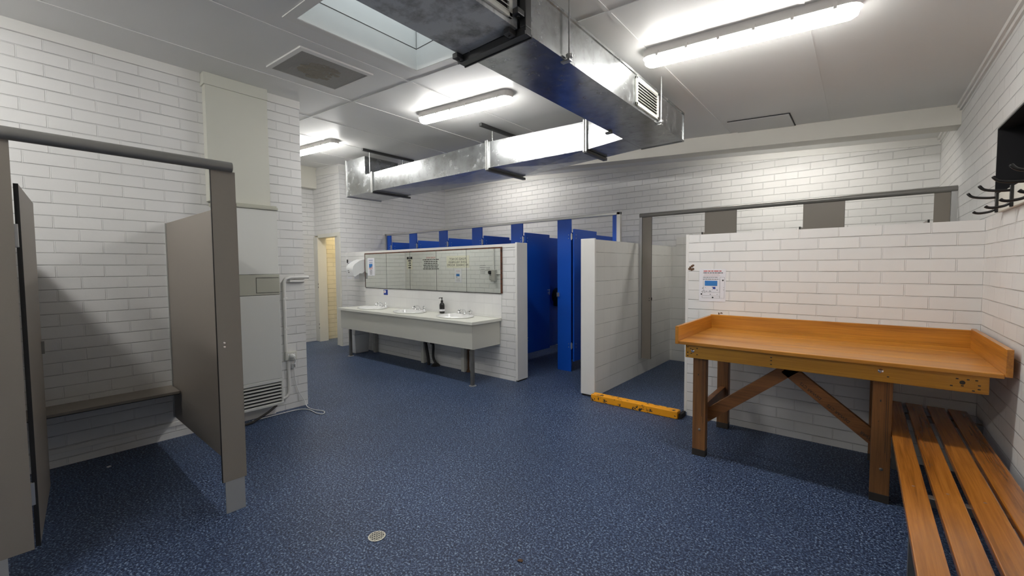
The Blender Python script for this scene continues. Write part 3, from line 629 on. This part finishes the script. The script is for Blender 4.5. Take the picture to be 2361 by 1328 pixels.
MB().tube(spline([(-4.93, 3.86, .63), (-4.92, 3.86, .45), (-4.86, 3.86, .36), (-4.80, 3.87, .1), (-4.79, 3.87, .0)]), .022, 10).tube(spline([(-4.80, 3.87, .63), (-4.76, 3.87, .44), (-4.70, 3.88, .3), (-4.70, 3.88, .12), (-4.64, 3.89, .02)]), .019, 10).build('pipe', 'pipe_black', t, True)
MB().lathe((-4.86, 3.86, .37), [(.035, -.03), (.035, .03)], 12).build('pipe_joint', 'pipe_black', t, True)
MB().lathe((-4.66, 3.89, 0), [(.07, 0), (.05, .02), (.03, .04)], 10).build('floor_collar', 'pipe_black', t, True)
MB().lathe((-4.72, 3.88, .36), [(.032, -.05), (.032, .03)], 12).tube([(-4.72, 3.88, .36), (-4.72, 3.80, .37)], .012, 8).lathe((-4.72, 3.79, .37), [(.03, -.01), (.03, .01)], 10, 'Y').build('valve', 'pipe_black', t, True)
t = thing('waste_pipe', 'rusty stained grey pipe and stub on the wall under the right basin', 'pipe', (-4.02, 3.93, 0))
MB().tube([(-4.045, 3.938, .0), (-4.045, 3.938, .40)], .012, 8).tube([(-4.045, 3.935, .30), (-3.98, 3.935, .30), (-3.96, 3.95, .30)], .01, 8).lathe((-4.03, 3.925, 0), [(.026, 0), (.018, .03)], 10).build('pipe', 'rust', t, True)
t = thing('rubbish_bin', 'white plastic swing bin under the left end of the vanity', 'bin', (-6.455, 3.755, 0))
def frust(x, y, z0, z1, a0, b0_, a1, b1, bev=.012):
    return MB().hexa([(x - a0, y - b0_, z0), (x + a0, y - b0_, z0), (x + a0, y + b0_, z0), (x - a0, y + b0_, z0), (x - a1, y - b1, z1), (x + a1, y - b1, z1), (x + a1, y + b1, z1), (x - a1, y + b1, z1)], bev)
frust(-6.455, 3.755, 0, .31, .082, .118, .098, .138).build('body', 'plastic', t, True)
frust(-6.455, 3.755, .311, .41, .106, .146, .085, .118, .02).build('lid', 'plastic', t, True)
# mirrors
t = thing('wall_mirror', 'long frameless mirror of five panes above the vanity with a rusty brown edge', 'mirror', (-5, YS, 1.36))
px = [-6.527, -5.905, -5.285, -4.672, -4.06, -3.452]
for i in range(5):
    B(px[i] + .003, px[i + 1] - .003, YS - .013, YS - .007, 1.077, 1.637).build('pane', 'mirror', t)
MB().box(px[0] - .01, px[5] + .012, YS - .016, YS - .006, 1.637, 1.655).box(px[5] - .001, px[5] + .022, YS - .018, YS - .006, 1.077, 1.655).box(px[0] - .012, px[0], YS - .016, YS - .006, 1.077, 1.655).build('edge_strip', 'mirror_frame', t)
b = B(px[0], px[5], YS - .0066, YS - .006, 1.072, 1.64).box(px[0], px[5], YS - .014, YS - .006, 1.069, 1.077)
b.build('backing', 'core', t)
def notice(name, label, x0, x1, z0, z1, y, m, face=-1, cat='notice', group=None, tilt=0):
    """thin sheet on a wall facing -y (face=-1) or +y (face=1)"""
    t = thing(name, label, cat, ((x0 + x1) / 2, y, (z0 + z1) / 2), None, group)
    B(x0, x1, *sorted((y, y + face * .003)), z0, z1).build('sheet', m, t); return t, y + face * .0032, Vector((-face, 0, 0))
Z = Vector((0, 0, 1))
t, yy, rt = notice('hygiene_notice', 'white hand washing notice stuck on the left pane of the mirror', -6.45, -6.243, 1.275, 1.573, YS - .013, 'paper')
smalltext(t, 'navy_ink', (-6.346, yy, 1.54), rt, Z, .16, 2, .012, .006, name='heading')
MB().box(-6.40, -6.30, yy - .001, yy, 1.41, 1.475).build('picture', 'blue_ink', t)
MB().box(-6.40, -6.34, yy - .0011, yy, 1.385, 1.41).box(-6.33, -6.30, yy - .0015, yy, 1.388, 1.43).build('picture', 'pink_ink', t)
smalltext(t, 'ink', (-6.346, yy, 1.37), rt, Z, .10, 4, .022, .011)
smalltext(t, 'navy_ink', (-6.346, yy, 1.495), rt, Z, .10, 1, .02, .011, (.9, 1), name='heading')
t, yy, rt = notice('wall_sticker', 'small blue square sticker below the mirror above the far basin', -6.0, -5.89, .968, 1.053, YS - .006, 'navy_ink', cat='sticker')
MB().lathe((-5.965, yy, 1.02), [(.026, -.001), (.026, 0)], 16, 'Y').build('picture', 'paper', t)
MB().lathe((-5.985, yy - .001, 1.015), [(.014, -.001), (.014, 0)], 12, 'Y').build('picture', 'pink_ink', t)
t, yy, rt = notice('wall_notice', 'faded paper notice on the wall behind the towel dispenser', -7.14, -6.98, 1.22, 1.53, YS, 'paper')
smalltext(t, 'ink_grey', (-7.06, yy, 1.49), rt, Z, .12, 5, .05, .012)
B(-7.12, -7.10, YS - .02, YS - .004, 1.50, 1.56, .003).build('clip', 'ink', t); B(-6.985, -6.965, YS - .02, YS, 1.45, 1.50, .003).build('clip', 'ink', t)
t = thing('paper_towel_dispenser', 'white plastic paper towel dispenser beside the left mirror edge', 'dispenser', (-6.70, YS, 1.4))
pr_ = [(YS, 1.545), (YS - .03, 1.555), (YS - .10, 1.53), (YS - .19, 1.475), (YS - .225, 1.43), (YS - .232, 1.37), (YS - .215, 1.275), (YS - .19, 1.262), (YS - .13, 1.30), (YS - .10, 1.318), (YS - .06, 1.315), (YS - .02, 1.34), (YS, 1.37)]
MB().poly([(-6.765, y, z) for y, z in pr_], (.215, 0, 0)).build('cover', 'plastic', t, True)
B(-6.70, -6.67, YS - .2335, YS - .225, 1.36, 1.368).build('sight_slot', 'ink', t); B(-6.69, -6.675, YS - .231, YS - .222, 1.325, 1.345).build('lock', 'ink', t)
MB().hexa([(-6.74, YS - .10, 1.215), (-6.60, YS - .10, 1.225), (-6.60, YS - .094, 1.225), (-6.74, YS - .094, 1.215), (-6.74, YS - .10, 1.32), (-6.60, YS - .10, 1.32), (-6.60, YS - .094, 1.32), (-6.74, YS - .094, 1.32)]).build('paper_towel', 'paper', t)

# ================================================================== BLUE TOILET CUBICLES
tc = thing('toilet_cubicles', 'row of blue laminate toilet cubicles with open doors behind the wash wall', 'cubicle', (-4.7, YC, 0))
pil = [(-7.12, -7.005), (-6.426, -6.215), (-5.597, -5.39), (-4.797, -4.582), (-3.987, -3.772), (-3.172, -2.96), (-2.366, -2.303)]
MB().box(XE, -2.258, YC - .02, YC + .025, 2.028, 2.062, .003).box(XE, XE + .045, YC - .02, YC + .025, .0, 2.062).box(-2.303, -2.258, YC - .02, YC + .025, 1.6, 2.062).build('head_rail', 'alu', tc)
for a, b_ in pil:
    B(a, b_, YC, YC + .02, 0.0, 2.03, .001).build('pilaster', 'blue', tc)
for i, (a, b_) in enumerate(pil[:-1]):
    x = b_ + .030
    d = B(x - .008, x + .012, YC + .012, YC + .622, .14, 1.898, .001).build('door', 'blue', tc)
    for z in (1.80, .35):
        h = MB().box(b_ - .002, x - .008, YC - .006, YC + .014, z - .035, z + .035, .002).tube([(b_ + .012, YC - .008, z - .045), (b_ + .012, YC - .008, z + .045)], .006, 8)
        for dz in (-.022, .022):
            MB().lathe((b_ - .035, YC, z + dz), [(.006, 0), (.005, -.003)], 8, 'Y').build('screw', 'alu', d)
            MB().lathe((x + .012, YC + .06, z + dz), [(.006, 0), (.005, .003)], 8, 'X').build('screw', 'alu', d)
        h.build('hinge', 'alu', d)
    MB().box(x + .012, x + .022, YC + .56, YC + .62, .985, 1.015, .002).tube([(x + .022, YC + .60, .97), (x + .022, YC + .60, 1.06)], .008, 8).tube([(x + .03, YC + .60, 1.05), (x + .03, YC + .53, 1.05)], .005, 8).build('latch', 'chrome', d)
    if i: B((a + b_) / 2 - .01, (a + b_) / 2 + .01, YC + .02, YB - .001, .12, 1.87).build('divider_panel', 'blue', tc)
MB().box(-3.172, -3.132, YC - .022, YC, 1.0, 1.055, .002).build('latch_keeper', 'chrome', tc)
t = thing('toilet_roll_dispenser', 'black round toilet roll dispenser inside the open blue cubicle', 'dispenser', (-3.86, 5.75, .85))
MB().lathe((-3.868, 5.80, .93), [(.13, 0), (.13, .10), (.12, .115)], 26, 'X').box(-3.868, -3.775, 5.70, 5.90, .76, .90, .02).build('case', 'black_plastic', t, True)
MB().lathe((-3.752, 5.80, .93), [(.03, 0), (.03, .003)], 14, 'X').build('badge', 'plastic', t)

# ================================================================== GREY SHOWER CUBICLES
sc_ = thing('shower_cubicles', 'row of grey laminate shower cubicles behind the white brick table wall', 'cubicle', (-.8, YSH, 0))
MB().tube([(-2.172, YSH, 2.038), (XR - .0, YSH, 2.038)], .026, 18).build('head_rail', 'alu_paint', sc_, True)
for a, b_ in ((-2.140, -2.022), (-1.401, -1.074), (-.469, -.14), (.466, .565)):
    p_ = B(a, b_, YSH, YSH + .013, .23, 2.02).build('pilaster', 'grey', sc_)
    if b_ < -2:
        for z in (.97, 1.0): MB().lathe((-2.045, YSH, z), [(.006, 0), (.005, -.003)], 8, 'Y').build('screw', 'ink', p_)
        B(-2.022, -2.012, YSH - .004, YSH + .012, .975, 1.01, .003).build('door_stop', 'ink', p_)
    B(b_, b_ + .0015, YSH + .001, YSH + .012, .23, 2.02).build('edge', 'core', p_)
B(-2.177, -2.143, YSH - .012, YSH + .02, .23, 2.02).build('wall_channel', 'alu', sc_); B(.568, XR, YSH - .012, YSH + .02, .2, 2.02).build('wall_channel', 'alu', sc_)
for x in (-1.428, -.494, .438):
    d = B(x - .007, x + .006, YSH + .004, YSH + .64, .2, 1.79).build('door', 'grey', sc_)
    B(x - .0072, x + .0062, YSH + .001, YSH + .0045, .2, 1.79).build('edge', 'core', d)
for x in (-1.2375, -.3045):
    B(x - .0065, x + .0065, YSH + .013, YB - .015, .15, 1.79).build('divider_panel', 'grey', sc_)
t = thing('door_kerb', 'worn yellow painted kerb across the shower entrance floor', 'kerb', (-1.7, 3.91, 0))
B(-2.15, -1.262, 3.868, 3.958, 0, .07, .006).build('kerb', 'yellow', t)
B(-1.26, -1.235, 3.90, 4.02, 0, .045).build('gap', 'kerb_gap', t)
t, yy, rt = notice('evacuation_notice', 'white laminated plan notice with a blue rectangle taped above the timber table', -1.135, -.915, 1.082, 1.372, YT, 'paper')
smalltext(t, 'red_ink', (-1.025, yy, 1.354), rt, Z, .15, 1, .02, .010, (.95, 1), 'heading')
smalltext(t, 'ink', (-1.02, yy, 1.338), rt, Z, .18, 1, .02, .008, (.9, 1), 'heading')
smalltext(t, 'pink_ink', (-1.03, yy, 1.324), rt, Z, .17, 2, .012, .004)
smalltext(t, 'ink_grey', (-1.04, yy, 1.298), rt, Z, .16, 2, .016, .007)
MB().box(-1.088, -.983, yy - .001, yy, 1.222, 1.268).build('map', 'blue_ink', t); B(-1.02, -.998, yy - .001, yy, 1.194, 1.213).build('map', 'navy_ink', t)
b = MB()
for x0, x1, z0, z1 in ((-1.1, -.963, 1.165, 1.282), (-1.11, -.963, 1.113, 1.134), (-.963, -.925, 1.113, 1.30)):
    for q in ((x0, x1, z0, z0 + .0012), (x0, x1, z1 - .0012, z1), (x0, x0 + .0012, z0, z1), (x1 - .0012, x1, z0, z1)): b.box(q[0], q[1], yy - .0008, yy, q[2], q[3])
b.build('map_lines', 'ink_grey', t)
b = MB()
for x, z in ((-.938, 1.272), (-1.115, 1.146), (-1.02, 1.118)): b.lathe((x, yy, z), [(.007, -.001), (.007, 0)], 12, 'Y')
random.seed(12)
for k in range(22):
    x, z = random.uniform(-1.115, -.93), random.uniform(1.14, 1.21); b.box(x, x + random.uniform(.003, .009), yy - .001, yy, z, z + random.uniform(.002, .006))
b.build('map_symbols', 'ink', t)

# ================================================================== TIMBER TABLE
TX0, TX1, TY0, TZ = -1.018, .558, 3.135, .852
t = thing('timber_table', 'varnished timber bench table with raised edges against the white brick wall', 'table', (-.2, 3.6, 0))
b = MB(); w = (YT - .03 - TY0) / 4
for i in range(4):
    b.box(TX0, TX1, TY0 + w * i, TY0 + w * (i + 1) - .003, TZ - .022, TZ, .0025)
b.build('table_top', 'top_wood', t)
B(TX0 - .012, TX1 + .01, YT - .03, YT - .002, TZ - .03, .968, .002).build('back_board', 'top_wood', t)
B(TX0 - .022, TX0, TY0 - .015, YT - .03, TZ - .02, .962, .002).build('side_board', 'lip_wood', t)
B(TX1, TX1 + .024, TY0 - .015, YT - .03, TZ - .01, .98, .002).build('side_board', 'lip_wood', t)
ap = B(-.982, .515, 3.172, 3.212, .732, TZ - .022, .003).build('apron', 'apron_wood', t)
h = MB()
for x, z in ((-.93, .785), (.098, .795)): MB().lathe((x, 3.172, z), [(.012, 0), (.012, -.004), (.006, -.009)], 14, 'Y').build('bolt_head', 'chrome', ap, True)
for x, z in ((-.965, .81), (-.965, .77), (-.965, .745), (-.945, .80), (-.90, .805), (-.90, .76), (-.94, .765), (-.44, .80), (-.44, .78), (-.44, .755), (.13, .765), (.40, .80), (.42, .765), (.44, .80), (.47, .80), (.48, .775), (.48, .755), (.46, .745), (.38, .76)): h.box(x - .005, x + .005, 3.1705, 3.173, z - .003, z + .003)
h.lathe((.42, 3.172, .782), [(.011, 0), (.010, -.002)], 12, 'Y')
h.build('nail_holes', 'grime', ap)
for x, y in ((-.894, 3.245), (-.894, 3.93), (.112, 3.27), (.112, 3.93)):
    l = B(x - .045, x + .045, y - .03, y + .03, .0, .832, .004).build('leg', 'leg_wood', t)
    B(x - .0458, x + .0458, y - .0308, y + .0308, 0, .05, .002).build('worn_end', 'grime', l)
    if y < 3.5:
        MB().lathe((x + .005, y - .03, .20), [(.009, 0), (.009, -.003), (.004, -.006)], 12, 'Y').build('bolt_head', 'steel', l)
        MB().box(x + .018, x + .020, y - .0306, y - .029, .3, .82).box(x + .027, x + .0285, y - .0306, y - .029, .25, .78).box(x - .01, x - .004, y - .0306, y - .029, .60, .612).box(x - .015, x - .012, y - .0306, y - .029, .48, .485).build('crack', 'grime', l)
def brace(p0, p1, y, hw, name, d=.02):
    p0, p1 = Vector((p0[0], y, p0[1])), Vector((p1[0], y, p1[1])); a = (p1 - p0) / 2; n = Vector((-a.z, 0, a.x)).normalized() * hw
    return MB().obox((p0 + p1) / 2, a, (0, d, 0), n, .002).build(name, 'brace_wood', t)
brace((-.90, .245), (-.31, .735), 3.40, .042, 'brace')
br2 = brace((-.385, .70), (.11, .305), 3.40, .042, 'brace')
ang = Vector((.495, 0, -.395)).normalized(); upv = Vector((.395, 0, .495)).normalized()
for k, w_ in enumerate(('DEWAR CTS', 'DEWAR CTS', 'DEWAR')):
    c_ = Vector((-.31, 3.379, .64)) + ang * (.10 + .19 * k)
    text(w_, .026, 'grime', br2, c_ - upv * .014, -ang, -upv)
b = MB().obox((-.894, 3.6, .33), (.02, 0, 0), (0, .35, .0), (0, 0, .035), .002).build('cross_rail', 'brace_wood', t)
MB().obox((.112, 3.6, .33), (.02, 0, 0), (0, .35, .0), (0, 0, .035), .002).build('cross_rail', 'brace_wood', t)

# ================================================================== SLATTED BENCH
t = thing('slatted_bench', 'varnished slatted timber bench along the right brick wall', 'bench', (.37, 2.4, .3))
for a, b_ in ((.158, .240), (.262, .347), (.368, .455), (.468, .558)):
    s_ = B(a, b_, 1.0, 4.02, .398, .428, .004).build('slat', 'bench_wood', t)
    MB().lathe(((a + b_) / 2, 2.51, .428), [(.006, 0), (.004, .0012)], 8).build('screw', 'brace_wood', s_)
for y in (3.85, 2.51, 1.2):
    MB().box(.165, XR, y - .02, y + .02, .36, .398, .002).box(XR - .03, XR, y - .02, y + .02, .0, .36, .002).box(.19, .23, y - .02, y + .02, 0.0, .36).build('support_frame', 'steel', t)

# ================================================================== COAT HOOKS
t = thing('coat_hook_rail', 'white board of black iron coat hooks on the right wall under the window', 'hook rail', (XR, 3.1, 1.74))
B(XR - .022, XR, 2.0, 3.62, 1.692, 1.799, .003).build('board', 'cream', t)
def hook(y):
    p_ = MB().box(XR - .034, XR - .022, y - .011, y + .011, 1.69, 1.802, .003)
    p_.tube(spline([(XR - .03, y, 1.775), (XR - .06, y + .004, 1.776), (XR - .10, y + .01, 1.782), (XR - .125, y + .014, 1.792), (XR - .14, y + .018, 1.812)], 5), [.007] * 16 + [.0075, .0075, .008, .008, .006], 10)
    p_.tube(spline([(XR - .03, y, 1.712), (XR - .05, y + .004, 1.698), (XR - .085, y + .01, 1.692), (XR - .105, y + .014, 1.695), (XR - .115, y + .016, 1.703)], 5), [.007] * 16 + [.0075, .0075, .008, .008, .006], 10)
    return p_.build('hook', 'hook', t, True)
for y in (3.60, 3.29, 2.98, 2.67): hook(y)

# floor drain
t = thing('floor_drain', 'round cream floor drain grate set in the speckled blue floor', 'drain', (-1.914, 1.185, 0))
r = .044; b = MB(); n = 32
o_, i_ = [], []
for k in range(n):
    a = 2 * PI * k / n
    o_.append(b.bm.verts.new((-1.914 + r * math.cos(a), 1.185 + r * math.sin(a), .003))); i_.append(b.bm.verts.new((-1.914 + .84 * r * math.cos(a), 1.185 + .84 * r * math.sin(a), .004)))
for k in range(n): b.bm.faces.new((o_[k], o_[(k + 1) % n], i_[(k + 1) % n], i_[k]))
for ang_ in (.35, 1.65):
    ca, sa = math.cos(ang_), math.sin(ang_)
    for d in (-.027, -.0135, 0, .0135, .027):
        hl = math.sqrt(max(0, (.85 * r) ** 2 - d * d))
        b.obox((-1.914 - sa * d, 1.185 + ca * d, .0032), (ca * hl, sa * hl, 0), (-sa * .0022, ca * .0022, 0), (0, 0, .0006))
b.build('grate', 'drain', t)
MB().lathe((-1.914, 1.185, .0005), [(r * .9, 0), (r * .9, .0012)], 24).build('pit', 'dark', t)
t = thing('dry_leaf', 'small brown dry leaf lying on the blue floor in the foreground', 'leaf', (-1.217, 1.513, 0))
MB().poly([(-1.217 + x, 1.513 + y, z) for x, y, z in ((-.013, -.008, .002), (-.002, -.01, .004), (.011, -.003, .002), (.013, .006, .003), (0, .01, .005), (-.012, .004, .003))], (0, 0, .0015)).build('leaf', 'rust', t)
t = thing('paper_scrap', 'tiny white paper scrap on the dark floor inside the change cubicle', 'litter', (-4.09, .415, 0))
MB().poly([(-4.10, .405, .002), (-4.075, .41, .002), (-4.08, .43, .004), (-4.102, .425, .003)], (0, 0, .002)).build('scrap', 'paper', t)

# ================================================================== SIGNS ON THE RECESS WALL (seen in the mirror)
def sign(name, label, x0, x1, z0, z1, m): return notice(name, label, x0, x1, z0, z1, YP, m, 1, 'sign')
t, yy, rt = sign('header_sign', 'narrow sign with a black header on the recess wall, leftmost large sign in the mirror', -8.06, -7.86, 1.375, 1.655, 'paper_cream')
B(-8.06, -7.86, yy - .001, yy + .001, 1.60, 1.655).build('header', 'ink', t); text('NO', .05, 'paper', t, (-7.96, yy + .0015, 1.628), rt, Z)
smalltext(t, 'ink', (-7.96, yy, 1.565), rt, Z, .13, 4, .052, .032, (.7, .95), 'lettering')
t, yy, rt = sign('rules_sign', 'square white sign headed in red on the recess wall, seen in the mirror', -7.52, -6.91, 1.355, 1.655, 'paper_white')
text('PLEASE NOTE', .05, 'red_ink', t, (-7.215, yy, 1.62), rt, Z)
smalltext(t, 'ink', (-7.215, yy, 1.58), rt, Z, .54, 6, .04, .024, (.8, 1), 'lettering')
t, yy, rt = sign('valuables_sign', 'cream sign asking not to leave valuables in change rooms, seen in the mirror', -6.70, -6.03, 1.40, 1.645, 'paper_cream')
text('PLEASE DO NOT\nLEAVE VALUABLES\nIN CHANGE  ROOMS', .066, 'ink', t, (-6.365, yy, 1.515), rt, Z)
t, yy, rt = sign('plan_notice', 'white plan notice below the cream sign on the recess wall, seen in the mirror', -6.453, -6.254, 1.097, 1.369, 'paper')
B(-6.41, -6.31, yy - .001, yy + .001, 1.225, 1.275).build('map', 'blue_ink', t); B(-6.40, -6.38, yy - .001, yy + .001, 1.20, 1.215).build('map', 'ink', t)
smalltext(t, 'pink_ink', (-6.353, yy, 1.345), rt, Z, .15, 3, .013, .006); smalltext(t, 'ink_grey', (-6.353, yy, 1.18), rt, Z, .16, 4, .018, .006)
t = thing('wall_writing', 'faint grey handwriting on the recess wall beside the lock box, seen in the mirror', 'writing', (-5.6, YP, 1.35))
smalltext(t, 'ink_grey', (-5.66, YP + .001, 1.44), Vector((-1, 0, 0)), Z, .2, 5, .036, .012, (.4, .8)); smalltext(t, 'ink_grey', (-5.52, YP + .001, 1.40), Vector((-1, 0, 0)), Z, .16, 3, .03, .011, (.5, .9))
t = thing('lock_box', 'grey switch box with black knob and padlock on the recess wall, in the mirror', 'switch box', (-5.36, YP, 1.25))
B(-5.385, -5.295, YP + .001, YP + .06, 1.14, 1.355, .006).build('case', 'alu', t)
MB().lathe((-5.45, YP, 1.305), [(.036, .001), (.036, .04), (.028, .05)], 18, 'Y').build('knob', 'black_plastic', t, True)
B(-5.475, -5.405, YP + .001, YP + .03, 1.165, 1.245, .012).tube([(-5.465, YP + .015, 1.24), (-5.46, YP + .015, 1.27), (-5.42, YP + .015, 1.27), (-5.415, YP + .015, 1.24)], .007, 8).build('padlock', 'alu', t)
MB().tube([(-5.36, YP + .015, 1.355), (-5.36, YP + .015, 3.1)], .012, 8).tube([(-5.295, YP + .015, 1.28), (-4.8, YP + .015, 1.28)], .009, 8).build('conduit', 'trim', t)
